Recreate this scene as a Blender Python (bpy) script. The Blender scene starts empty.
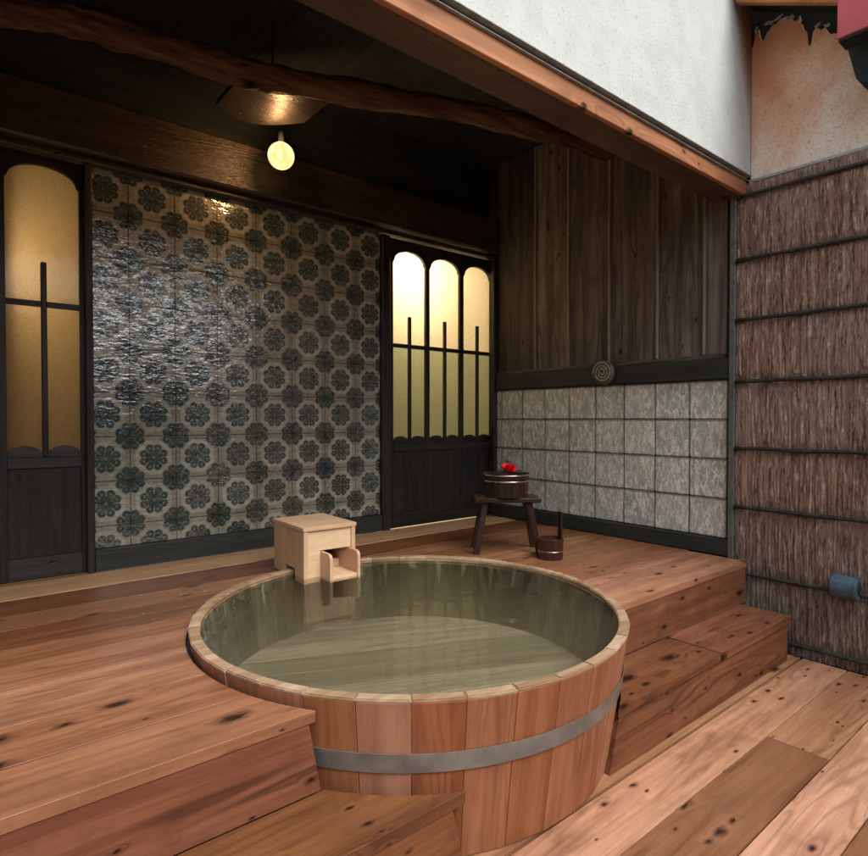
import bpy, bmesh, math, random
import numpy as np
from mathutils import Vector, Matrix, noise as mnoise
R = math.radians
random.seed(7)
S = bpy.context.scene
COL = S.collection

# ------------------------------------------------------------------ camera, world, sun, exposure
cam = bpy.data.cameras.new('camera'); camo = bpy.data.objects.new('camera', cam); COL.objects.link(camo)
cam.lens = 36 * 598 / 868; cam.sensor_width = 36; cam.clip_end = 500; cam.clip_start = .05
camo.location = (0, 0, .8); camo.rotation_euler = (R(90 - .96), 0, R(50.5 - 90))
S.camera = camo
W = bpy.data.worlds.new('World'); S.world = W; W.use_nodes = True
wn = W.node_tree; bgn = wn.nodes['Background']
sky = wn.nodes.new('ShaderNodeTexSky'); sky.sky_type = 'NISHITA'; sky.sun_disc = False
SUN_EL, SUN_AZ = 55, 178          # azimuth clockwise from +Y: the sun stands behind the camera
sky.sun_elevation = R(SUN_EL); sky.sun_rotation = R(SUN_AZ)
sky.air_density = 1.0; sky.dust_density = 6.0; sky.ozone_density = 1.0
hs = wn.nodes.new('ShaderNodeHueSaturation'); hs.inputs['Saturation'].default_value = .42
wn.links.new(sky.outputs[0], hs.inputs['Color']); wn.links.new(hs.outputs[0], bgn.inputs[0])
bgn.inputs[1].default_value = .15
sl = bpy.data.lights.new('sun', 'SUN'); so = bpy.data.objects.new('sun', sl); COL.objects.link(so)
sl.energy = .75; sl.angle = R(35); sl.color = (1, .95, .88)
sd = Vector((math.sin(R(SUN_AZ)) * math.cos(R(SUN_EL)), math.cos(R(SUN_AZ)) * math.cos(R(SUN_EL)), math.sin(R(SUN_EL))))
so.rotation_euler = sd.to_track_quat('Z', 'Y').to_euler(); so.location = (0, -3, 6)
S.view_settings.view_transform = 'Standard'; S.view_settings.look = 'None'
S.view_settings.gamma = 1; S.view_settings.exposure = .74
S.render.engine = 'CYCLES'
S.cycles.max_bounces = 8; S.cycles.transparent_max_bounces = 12

# ------------------------------------------------------------------ node helper
class M:
    def __init__(s, name):
        s.m = bpy.data.materials.new(name); s.m.use_nodes = True
        s.t = s.m.node_tree; s.b = s.t.nodes['Principled BSDF']; s.out = s.t.nodes['Material Output']
    def n(s, typ, **kw):
        x = s.t.nodes.new(typ)
        for k, v in kw.items(): setattr(x, k, v)
        return x
    def put(s, sock, v):
        if isinstance(v, bpy.types.NodeSocket): s.t.links.new(v, sock)
        elif v is not None:
            if isinstance(v, (tuple, list)) and sock.type == 'RGBA' and len(v) == 3: v = (*v, 1)
            sock.default_value = v
    def math(s, op, a, b=None, c=None, clamp=False):
        x = s.n('ShaderNodeMath', operation=op, use_clamp=clamp)
        for i, v in enumerate((a, b, c)):
            if v is not None: s.put(x.inputs[i], v)
        return x.outputs[0]
    def add(s, a, b): return s.math('ADD', a, b)
    def mul(s, a, b): return s.math('MULTIPLY', a, b)
    def sub(s, a, b): return s.math('SUBTRACT', a, b)
    def step(s, x, a, b):       # smooth 0..1 while x goes a..b
        x_ = s.n('ShaderNodeMapRange', interpolation_type='SMOOTHSTEP')
        s.put(x_.inputs[0], x); s.put(x_.inputs[1], a); s.put(x_.inputs[2], b)
        return x_.outputs[0]
    def vmul(s, a, b):
        x = s.n('ShaderNodeVectorMath', operation='MULTIPLY'); s.put(x.inputs[0], a); s.put(x.inputs[1], b); return x.outputs[0]
    def vadd(s, a, b):
        x = s.n('ShaderNodeVectorMath', operation='ADD'); s.put(x.inputs[0], a); s.put(x.inputs[1], b); return x.outputs[0]
    def sep(s, v):
        x = s.n('ShaderNodeSeparateXYZ'); s.put(x.inputs[0], v); return x.outputs
    def comb(s, a, b, c):
        x = s.n('ShaderNodeCombineXYZ'); s.put(x.inputs[0], a); s.put(x.inputs[1], b); s.put(x.inputs[2], c); return x.outputs[0]
    def noise(s, v, scale, detail=4, rough=.55, dist=0):
        x = s.n('ShaderNodeTexNoise'); s.put(x.inputs['Vector'], v); x.inputs['Scale'].default_value = scale
        x.inputs['Detail'].default_value = detail; x.inputs['Roughness'].default_value = rough; x.inputs['Distortion'].default_value = dist
        return x.outputs[0]
    def vor(s, v, scale, feature='F1', rnd=1.0):
        x = s.n('ShaderNodeTexVoronoi', feature=feature); s.put(x.inputs['Vector'], v); x.inputs['Scale'].default_value = scale
        x.inputs['Randomness'].default_value = rnd; return x.outputs
    def mix(s, f, a, b, mode='MIX'):
        x = s.n('ShaderNodeMix', data_type='RGBA', blend_type=mode); s.put(x.inputs[0], f); s.put(x.inputs[6], a); s.put(x.inputs[7], b)
        return x.outputs[2]
    def attr(s, name):
        x = s.n('ShaderNodeAttribute', attribute_name=name); return x.outputs
    def obj(s): return s.n('ShaderNodeTexCoord').outputs['Object']
    def bump(s, h, strength=.3, dist=.01, normal=None):
        x = s.n('ShaderNodeBump'); s.put(x.inputs['Height'], h); x.inputs['Strength'].default_value = strength
        x.inputs['Distance'].default_value = dist; s.put(x.inputs['Normal'], normal); return x.outputs[0]
    def set(s, col=None, rough=None, normal=None, metal=None, spec=None, **kw):
        i = s.b.inputs
        s.put(i['Base Color'], col); s.put(i['Roughness'], rough); s.put(i['Normal'], normal); s.put(i['Metallic'], metal)
        s.put(i['Specular IOR Level'], spec)
        for k, v in kw.items(): s.put(i[k], v)
        return s.m

def wood(name, light, mid, dark, rough=(.35, .6), knots=.0, grain=1.0, bump=.25, kscale=(3.0, 6.5), tonevar=.5, spec=.5, grime=.0, figure=1.0, huevar=.018):
    """long grain along gp.x; growth-ring figure that flows round scattered knots"""
    m = M(name)
    gp = m.attr('gp')[1]; tone = m.attr('tone')[2]
    x, y, z = m.sep(gp)[:3]
    v_ = m.add(y, z)
    c = m.mix(.0, light, mid); infl = 0.0; kk = kh = None
    if knots > 0:
        clus = m.noise(m.vmul(gp, (.9, 1.5, 1.5)), 1, 1)
        ds = []
        for sc, thr, (oa, ob) in ((1.0, knots, (0, 0)), (2.1, knots * .45, (3.7, 1.9))):
            k = m.n('ShaderNodeTexVoronoi', voronoi_dimensions='2D'); k.inputs['Scale'].default_value = sc
            m.put(k.inputs['Vector'], m.comb(m.add(m.mul(x, kscale[0]), oa), m.add(m.mul(v_, kscale[1]), ob), 0))
            on = m.math('LESS_THAN', m.add(m.sep(k.outputs[1])[0], m.mul(m.sub(.5, clus), 1.1)), thr)
            kd = m.add(m.mul(k.outputs[0], m.add(.55, m.mul(m.sep(k.outputs[1])[1], 1.3))), m.mul(m.sub(m.noise(m.vmul(gp, (28, 75, 75)), 1, 3, .7), .5), .15))
            ds.append((on, kd))
        infl = m.add(m.mul(ds[0][0], m.math('POWER', 2.718, m.mul(m.mul(ds[0][1], ds[0][1]), -22))), m.mul(ds[1][0], m.mul(.5, m.math('POWER', 2.718, m.mul(m.mul(ds[1][1], ds[1][1]), -30)))))
        kk = m.math('MAXIMUM', m.mul(ds[0][0], m.sub(1, m.step(ds[0][1], .05, .15))), m.mul(ds[1][0], m.sub(1, m.step(ds[1][1], .04, .15))))
        kh = m.math('MAXIMUM', m.mul(ds[0][0], m.sub(1, m.step(ds[0][1], .03, .075))), m.mul(ds[1][0], m.sub(1, m.step(ds[1][1], .02, .07))))
    fig = m.noise(m.vmul(gp, (.55, 5.5 * grain, 5.5 * grain)), 1, 2, .45, .15)
    if knots > 0: fig = m.add(fig, m.mul(infl, .16))
    ring = m.add(m.mul(m.math('SINE', m.mul(fig, 95)), .5), .5)
    ring = m.mul(m.math('POWER', ring, 3), m.step(m.noise(m.vmul(gp, (.8, 6, 6)), 1.3, 1), .38, .62))
    fine = m.noise(m.vmul(gp, (5, 210, 210)), 1, 3, .7)
    hair = m.noise(m.vmul(gp, (14, 620, 620)), 1, 2, .7)
    med = m.noise(m.vmul(gp, (1.0, 24, 24)), 1, 4, .6)
    blot = m.noise(m.vmul(gp, (2.2, 5, 5)), 1, 5, .6)
    dirt = m.noise(m.obj(), 6, 5, .65)
    c = m.mix(m.step(med, .32, .68), light, mid)
    c = m.mix(m.mul(m.step(fine, .52, .8), .35), c, dark)
    c = m.mix(m.mul(m.step(hair, .50, .72), .30), c, dark)
    c = m.mix(m.mul(ring, .38 * figure), c, dark)
    tv = m.n('ShaderNodeHueSaturation'); m.put(tv.inputs['Color'], c)
    m.put(tv.inputs['Value'], m.add(1 - tonevar * .6, m.mul(tone, tonevar)))
    m.put(tv.inputs['Saturation'], m.add(1.10, m.mul(tone, -.22)))
    m.put(tv.inputs['Hue'], m.add(.4965, m.mul(m.math('FRACT', m.mul(tone, 7.3)), huevar)))
    c = tv.outputs[0]
    c = m.mix(m.mul(m.step(blot, .42, .72), .34 + grime), c, m.mix(.4, dark, mid))
    c = m.mix(m.mul(m.step(dirt, .48, .74), .22 + grime), c, m.mix(.3, dark, mid))
    h = m.add(m.add(m.mul(fine, .5), m.mul(hair, .35)), m.mul(ring, .25))
    if knots > 0:
        c = m.mix(m.mul(m.mul(infl, .35), m.sub(1, kk)), c, m.mix(.5, mid, light))
        c = m.mix(m.mul(kk, .72), c, dark)
        c = m.mix(m.mul(kh, .92), c, tuple(v * .22 for v in dark))
        h = m.add(h, m.mul(kh, -.9))
    rg = m.add(rough[0], m.mul(m.step(m.add(m.mul(blot, .7), m.mul(fine, .3)), .3, .7), rough[1] - rough[0]))
    return m.set(c, rg, m.bump(h, bump, .004), spec=spec)

def plain(name, col, rough=.6, metal=0, var=.25, nscale=30, bump=.1, spec=.5):
    m = M(name); o = m.obj()
    n = m.noise(o, nscale, 4)
    c = m.mix(m.step(n, .3, .7), tuple(v * (1 - var) for v in col), tuple(min(1, v * (1 + var)) for v in col))
    return m.set(c, m.add(rough - .08, m.mul(n, .16)), m.bump(n, bump, .005), metal, spec)

cedar = wood('deck_cedar', (.34, .150, .070), (.215, .082, .036), (.050, .017, .009), (.28, .52), knots=.38, tonevar=.9, grime=.12, spec=.45)  # darker than the floor cedar: interior shade put into the deck colour
floorcedar = wood('floor_cedar', (.49, .255, .145), (.34, .155, .083), (.075, .029, .017), (.34, .56), knots=.46, tonevar=1.0, grime=.12, spec=.35)  # brighter copy of the deck cedar for the open floor
cedar2 = wood('step_cedar', (.25, .098, .048), (.155, .054, .026), (.036, .012, .007), (.36, .58), knots=.58, tonevar=.5, grime=.16, figure=1.7, spec=.3)
cypress = wood('tub_cedar', (.38, .160, .082), (.285, .106, .051), (.09, .03, .016), (.40, .6), tonevar=.36, huevar=.007, bump=.2, figure=.9, grime=.12, spec=.3)
rimwood = wood('rim_wood', (.52, .37, .25), (.36, .22, .13), (.13, .07, .04), (.35, .6), knots=.0, grain=1.2, tonevar=.4, grime=.15)
innerwood = wood('inner_tub', (.32, .26, .15), (.22, .18, .10), (.07, .055, .03), (.6, .8), tonevar=.8, grime=.1)
bottomwood = wood('tub_bottom', (.66, .57, .44), (.46, .38, .28), (.17, .13, .09), (.6, .8), tonevar=1.0, grime=.15)
hinoki = wood('pale_cypress', (.74, .50, .32), (.66, .41, .25), (.40, .21, .11), (.45, .6), grain=.6, tonevar=.2, bump=.08, figure=.4)
threshold = wood('pale_board', (.58, .36, .20), (.46, .26, .13), (.2, .09, .04), (.4, .6), knots=.05, tonevar=.2)
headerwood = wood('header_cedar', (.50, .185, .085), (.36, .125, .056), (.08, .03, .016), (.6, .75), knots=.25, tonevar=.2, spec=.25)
headershade = wood('shaded_header', (.13, .075, .048), (.08, .044, .030), (.02, .012, .009), (.5, .7), knots=.3, tonevar=.3, grime=.2)  # darker wood colour standing in for shade under the header
darkwood = wood('dark_wood', (.030, .036, .033), (.019, .025, .024), (.008, .010, .010), (.6, .8), knots=.05, tonevar=.5, bump=.3, spec=.25)
doorwood = wood('door_wood', (.036, .030, .027), (.014, .0135, .014), (.004, .004, .004), (.32, .55), knots=.2, tonevar=.5, bump=.6, figure=2.0, grime=.1)
panelwood = wood('weathered_panel', (.20, .165, .135), (.075, .064, .054), (.018, .017, .015), (.5, .7), knots=.14, tonevar=.9, bump=.7, grime=.2, spec=.3, figure=1.5)
battenwood = wood('batten_wood', (.26, .235, .20), (.19, .17, .14), (.07, .06, .05), (.5, .7), tonevar=.3)
railwood = wood('charred_rail', (.035, .043, .040), (.020, .025, .024), (.006, .008, .007), (.4, .6), knots=.12, tonevar=.3, bump=.6)
logwood = wood('log_wood', (.20, .095, .05), (.085, .042, .025), (.015, .010, .007), (.6, .8), knots=.05, tonevar=.2, bump=1.0, grime=.3, spec=.2)
beamwood = wood('lacquered_beam', (.070, .045, .028), (.040, .027, .019), (.010, .008, .006), (.22, .42), knots=.15, tonevar=.3, bump=.8, grime=.1)
lampboard = wood('lamp_board', (.022, .016, .010), (.013, .010, .007), (.005, .004, .003), (.26, .42), knots=.1, tonevar=.2, bump=1.0)
stoolwood = wood('stool_wood', (.038, .018, .012), (.022, .010, .007), (.006, .003, .002), (.25, .4), tonevar=.3)
ladlewood = wood('lacquered_bucket', (.085, .030, .018), (.05, .017, .010), (.012, .005, .003), (.2, .35), tonevar=.5)
fencewood = wood('fence_boards', (.030, .030, .026), (.020, .020, .018), (.008, .008, .008), (.6, .8), knots=.08, tonevar=.5)
steel = plain('grey_hoop_steel', (.27, .29, .28), .36, .65, .15, 14, .08)
brass = plain('silver_wire', (.75, .66, .55), .25, .95, .1, 40, .02)
redpaint = plain('red_paint', (.44, .07, .085), .4, 0, .12, 9, .05)
darkmetal = plain('dark_trim', (.035, .042, .04), .45, .2, .3, 30, .1)
postpaint = plain('post_paint', (.11, .125, .115), .5, 0, .25, 30, .2)
flakemat = plain('torn_plaster', (.36, .33, .30), .9, 0, .3, 60, .6)
greytrim = plain('grey_trim', (.34, .355, .33), .5, .1, .2, 30, .1)
rodmat = plain('dark_rod', (.022, .024, .018), .6, 0, .5, 35, .4)
bluecap = plain('blue_plastic', (.055, .105, .155), .45, 0, .25, 40, .15)
spiralmat = plain('spiral_glaze', (.27, .28, .22), .4, 0, .3, 45, .2)
coilmat = plain('coil_glaze', (.10, .105, .08), .35, 0, .35, 45, .2)
petalmat = plain('petal_red', (.62, .012, .02), .4, 0, .2, 30, .1)
leafmat = plain('leaf_green', (.012, .045, .022), .3, 0, .3, 30, .1)
gold = plain('stamen_yellow', (.7, .45, .08), .5, 0, .2, 60, .1)
void = plain('dark_cavity', (.01, .012, .012), .9, 0, .2, 9, .1)
roombrown = plain('room_brown_plaster', (.26, .20, .10), .9, 0, .1, 3, .1)
roomwall = plain('room_plaster', (.66, .62, .52), .9, 0, .06, 3, .1)
soil = plain('ground_soil', (.10, .085, .07), .95, 0, .3, 3, .5)

def plaster(name, orange):
    m = M(name); o = m.obj(); x, y, z = m.sep(o)[:3]
    n1 = m.noise(o, 7, 5, .6); n2 = m.noise(o, 300, 3, .6); n3 = m.noise(o, 120, 4, .6)
    base = m.mix(m.step(n1, .3, .75), (.60, .655, .64), (.54, .575, .56))
    v2 = m.vor(o, 42)
    spot = m.mul(m.sub(1, m.step(v2[0], .10, .26)), m.step(m.add(m.mul(m.sep(v2[1])[0], .6), m.mul(n1, .6)), .58, .66))
    base = m.mix(m.mul(spot, .45), base, (.30, .22, .16))
    pit = m.step(m.vor(m.vmul(o, (1, 1, 1)), 120)[0], .02, .30)
    if orange:
        st = m.noise(m.vadd(m.vmul(o, (1, 2.2, 1.8)), (0, 1.7, 0)), 1, 4, .6, .4)
        # stains run down from the broken top edge, the foot of the wall stays paler
        hgt = m.add(m.mul(m.sub(z, 2.12), .95), m.mul(m.sub(st, .5), 1.5))
        base = m.mix(m.step(hgt, .02, .34), (.86, .78, .68), (.76, .47, .33))
        base = m.mix(m.step(hgt, .30, .70), base, (.62, .26, .13))
        base = m.mix(m.mul(m.step(n3, .50, .68), .5), base, (.30, .13, .07))
        base = m.mix(m.mul(m.step(n2, .52, .70), .6), base, (.66, .52, .42))
    else:
        # brown run marks beside the inner corner
        d = m.sub(3.5, x)
        w = m.add(.035, m.mul(m.math('MAXIMUM', m.sub(z, 2.45), 0), .30))
        e = m.sub(1, m.step(m.add(m.math('DIVIDE', d, w), m.mul(m.sub(n3, .5), 1.6)), .35, 1.3))
        base = m.mix(m.mul(e, m.step(z, 2.3, 2.85)), base, (.30, .15, .085))
        base = m.mix(m.mul(m.sub(1, pit), .55), base, (.38, .38, .36))
    h = m.add(m.mul(n2, .6), m.add(m.mul(n3, .8), m.mul(pit, .7)))
    return m.set(base, .9, m.bump(h, .55, .006), spec=.2)
plaster_white = plaster('white_roughcast', False); plaster_orange = plaster('stained_roughcast', True)

def flower_tiles():
    """glazed tiles: a round eight-petalled figure on each tile and on each tile corner"""
    m = M('flower_tile_glaze'); o = m.obj(); x, y, z = m.sep(o)[:3]
    u = m.math('DIVIDE', m.sub(x, .781), .2355); v = m.math('DIVIDE', m.sub(z, .467), .2345)
    wob = m.noise(m.vmul(o, (9, 9, 9)), 1, 2)
    def fig(off, petalphase):
        fu = m.sub(m.math('FRACT', m.add(u, off)), .5); fv = m.sub(m.math('FRACT', m.add(v, off)), .5)
        r = m.math('SQRT', m.add(m.mul(fu, fu), m.mul(fv, fv)))
        a = m.math('ARCTAN2', fv, fu)
        return fu, fv, m.add(r, m.mul(m.sub(wob, .5), .02)), a
    def flower(r, a):
        lobes = m.math('ABSOLUTE', m.math('SINE', m.mul(a, 4)))
        Rr = m.add(.245, m.mul(m.math('POWER', lobes, .7), .075))
        inside = m.sub(1, m.step(r, m.sub(Rr, .012), m.add(Rr, .012)))
        petal = m.math('COSINE', m.mul(a, 8)); sp16 = m.math('COSINE', m.mul(a, 16))
        # pale tracery: gaps between spokes, beads near the rim, ring, centre dot
        gap = m.mul(m.step(petal, .55, .95), m.mul(m.step(r, .12, .17), m.sub(1, m.step(r, .22, .27))))
        bead = m.mul(m.step(m.math('COSINE', m.mul(a, 8)), -.3, -.9), m.mul(m.step(r, .195, .215), m.sub(1, m.step(r, .235, .255))))
        fine = m.mul(m.step(sp16, .7, 1), m.mul(m.step(r, .07, .10), m.sub(1, m.step(r, .12, .15))))
        dot = m.sub(1, m.step(r, .018, .034))
        light = m.math('MAXIMUM', m.math('MAXIMUM', m.mul(gap, .75), m.mul(bead, .8)), m.math('MAXIMUM', m.mul(fine, .5), m.mul(dot, .9)))
        return m.mul(inside, m.sub(1, m.mul(light, .55)))
    fu, fv, r1, a1 = fig(0, 0); _, _, r2, a2 = fig(.5, 0)
    tid = m.n('ShaderNodeTexWhiteNoise', noise_dimensions='2D'); m.put(tid.inputs[0], m.comb(m.math('FLOOR', u), m.math('FLOOR', v), 0))
    tv = tid.outputs[0]
    cloud = m.noise(o, 5, 5, .65)
    ground = m.mix(m.step(m.add(m.mul(cloud, .7), m.mul(tv, .3)), .3, .7), (.30, .315, .25), (.46, .475, .40))
    grn = m.mix(m.step(cloud, .3, .7), (.23, .235, .185), (.35, .345, .28))
    # octagonal pale field round the centre figure
    oct_ = m.math('MAXIMUM', m.math('MAXIMUM', m.math('ABSOLUTE', fu), m.math('ABSOLUTE', fv)),
                  m.mul(m.add(m.math('ABSOLUTE', fu), m.math('ABSOLUTE', fv)), .72))
    fld = m.sub(1, m.step(m.add(oct_, m.mul(m.sub(wob, .5), .03)), .385, .41))
    c = m.mix(fld, grn, ground)
    c = m.mix(m.mul(m.mul(m.step(oct_, .385, .40), m.sub(1, m.step(oct_, .405, .42))), .2), c, (.06, .07, .055))
    f = m.math('MAXIMUM', flower(r1, a1), flower(r2, a2))
    rub = m.noise(o, 60, 3, .7)
    f = m.mul(f, m.add(.80, m.mul(m.step(rub, .3, .7), .2)))
    c = m.mix(f, c, (.003, .034, .034))
    ex = m.math('MAXIMUM', m.math('ABSOLUTE', fu), m.math('ABSOLUTE', fv))
    c = m.mix(m.mul(m.step(ex, .485, .497), .75), c, (.02, .02, .015))
    wav = m.noise(m.vmul(o, (10, 10, 30)), 1, 3, .6, .6)
    wav2 = m.noise(m.vmul(o, (34, 34, 80)), 1, 2, .6, .4)
    h = m.add(m.mul(wav, .85), m.mul(wav2, .55))
    nb = m.bump(h, .135, .03)
    gloss = m.step(m.noise(m.vmul(o, (16, 16, 42)), 1, 4, .75, .5), .47, .54)
    return m.set(c, .22, nb, spec=.6, **{'Coat Normal': nb, 'Coat Weight': m.add(.12, m.mul(gloss, .88)), 'Coat IOR': 3.4, 'Coat Roughness': .06})
tilemat = flower_tiles()

def grey_tiles():
    m = M('grey_stone_tile'); o = m.obj(); x, y, z = m.sep(o)[:3]
    u = m.math('DIVIDE', m.sub(y, 1.591), .2255); v = m.math('DIVIDE', m.sub(z, .093), .231)
    fu = m.math('ABSOLUTE', m.sub(m.math('FRACT', u), .5)); fv = m.math('ABSOLUTE', m.sub(m.math('FRACT', v), .5))
    ex = m.math('MAXIMUM', fu, fv)
    tid = m.n('ShaderNodeTexWhiteNoise', noise_dimensions='2D'); m.put(tid.inputs[0], m.comb(m.math('FLOOR', u), m.math('FLOOR', v), 0))
    off = m.vadd(o, m.comb(m.mul(tid.outputs[0], 9), 0, m.mul(tid.outputs[0], 5)))
    n1 = m.noise(m.vmul(off, (1, 45, 16)), 1, 5, .7, .8); n2 = m.noise(off, 9, 5, .6); n3 = m.noise(off, 75, 4, .7)
    c = m.mix(m.step(n1, .42, .60), (.40, .465, .42), (.88, .90, .83))
    c = m.mix(m.mul(m.step(n2, .45, .7), .4), c, (.26, .24, .20))
    c = m.mix(m.mul(m.step(n3, .5, .66), .6), c, (.13, .13, .115))
    c = m.mix(m.mul(m.sub(tid.outputs[0], .2), .25), c, (.80, .80, .75))
    edge = m.step(m.add(ex, m.mul(m.sub(n1, .5), .04)), .455, .495)
    c = m.mix(m.mul(edge, .65), c, (.07, .065, .055))
    h = m.add(m.mul(n1, 1), m.mul(n3, .4))
    return m.set(c, .36, m.bump(h, .8, .008), spec=.9)
greytile = grey_tiles()

def bark_mat():
    m = M('bark'); o = m.obj(); x, y, z = m.sep(o)[:3]
    hgt = m.attr('hgt')[2]; pid = m.attr('pid')[2]
    f = m.noise(m.vmul(o, (1, 95, 16)), 1, 4, .75); f2 = m.noise(m.vmul(o, (1, 34, 2.2)), 1, 4, .65); n = m.noise(o, 4.5, 4, .6)
    c = m.mix(m.step(f2, .32, .68), (.175, .096, .070), (.335, .22, .17))
    c = m.mix(m.mul(m.step(m.add(m.mul(pid, .5), m.mul(n, .5)), .35, .7), .65), c, (.27, .20, .17))
    c = m.mix(m.mul(m.step(f, .55, .66), .8), c, (.58, .50, .44))
    c = m.mix(m.mul(m.step(f, .48, .36), .85), c, (.035, .02, .016))
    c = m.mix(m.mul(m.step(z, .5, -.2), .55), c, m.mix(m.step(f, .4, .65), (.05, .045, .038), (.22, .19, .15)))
    return m.set(c, .8, m.bump(m.add(f, m.mul(f2, .5)), .8, .008), spec=.3)
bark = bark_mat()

def frosted(name, tint):
    m = M(name); o = m.obj(); n = m.noise(o, 150, 3, .7); n2 = m.noise(o, 6, 2)
    tr = m.n('ShaderNodeBsdfTranslucent'); gl = m.n('ShaderNodeBsdfGlossy'); mx = m.n('ShaderNodeMixShader'); fr = m.n('ShaderNodeFresnel')
    m.put(tr.inputs[0], m.mix(m.step(n, .2, .8), tint, tuple(v * .70 for v in tint)))
    gl.inputs['Roughness'].default_value = .025; fr.inputs[0].default_value = 1.5
    nb = m.bump(n2, .12, .02, m.bump(n, .10, .001)); m.put(gl.inputs['Normal'], nb); m.put(fr.inputs['Normal'], nb)
    m.put(mx.inputs[0], fr.outputs[0]); m.put(mx.inputs[1], tr.outputs[0]); m.put(mx.inputs[2], gl.outputs[0])
    m.put(m.out.inputs['Surface'], mx.outputs[0]); return m.m
glass_up = frosted('frosted_glass_warm', (.92, .87, .76)); glass_low = frosted('frosted_glass_olive', (.66, .68, .55)); glass_amber = frosted('frosted_glass_amber', (.80, .74, .58)); glass_brown = frosted('frosted_glass_brown', (.86, .80, .62))

def water_mats():
    def vol(m):
        v = m.n('ShaderNodeVolumePrincipled'); v.inputs['Color'].default_value = (.78, .68, .50, 1); v.inputs['Density'].default_value = .45
        v.inputs['Absorption Color'].default_value = (.80, .70, .50, 1)
        m.put(m.out.inputs['Volume'], v.outputs[0])
    m = M('bath_water'); o = m.obj()
    n = m.add(m.noise(o, 3.5, 2, .5, .3), m.mul(m.noise(o, 14, 2), .12))
    nb = m.bump(n, .16, .03)
    tr = m.n('ShaderNodeBsdfTransparent'); tr.inputs[0].default_value = (.93, .93, .84, 1)
    gl = m.n('ShaderNodeBsdfGlossy'); gl.inputs['Roughness'].default_value = .01; m.put(gl.inputs['Normal'], nb)
    fr = m.n('ShaderNodeFresnel'); fr.inputs[0].default_value = 1.33; m.put(fr.inputs['Normal'], nb)
    mx = m.n('ShaderNodeMixShader'); m.put(mx.inputs[0], fr.outputs[0]); m.put(mx.inputs[1], tr.outputs[0]); m.put(mx.inputs[2], gl.outputs[0])
    m.put(m.out.inputs['Surface'], mx.outputs[0]); vol(m)
    s = M('bath_water_side'); t2 = s.n('ShaderNodeBsdfTransparent'); s.put(s.out.inputs['Surface'], t2.outputs[0]); vol(s)
    return m.m, s.m
water_top, water_side = water_mats()

def emit(name, col, st):
    m = M(name); e = m.n('ShaderNodeEmission'); e.inputs[0].default_value = (*col, 1); e.inputs[1].default_value = st
    m.put(m.out.inputs['Surface'], e.outputs[0]); return m.m

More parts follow.
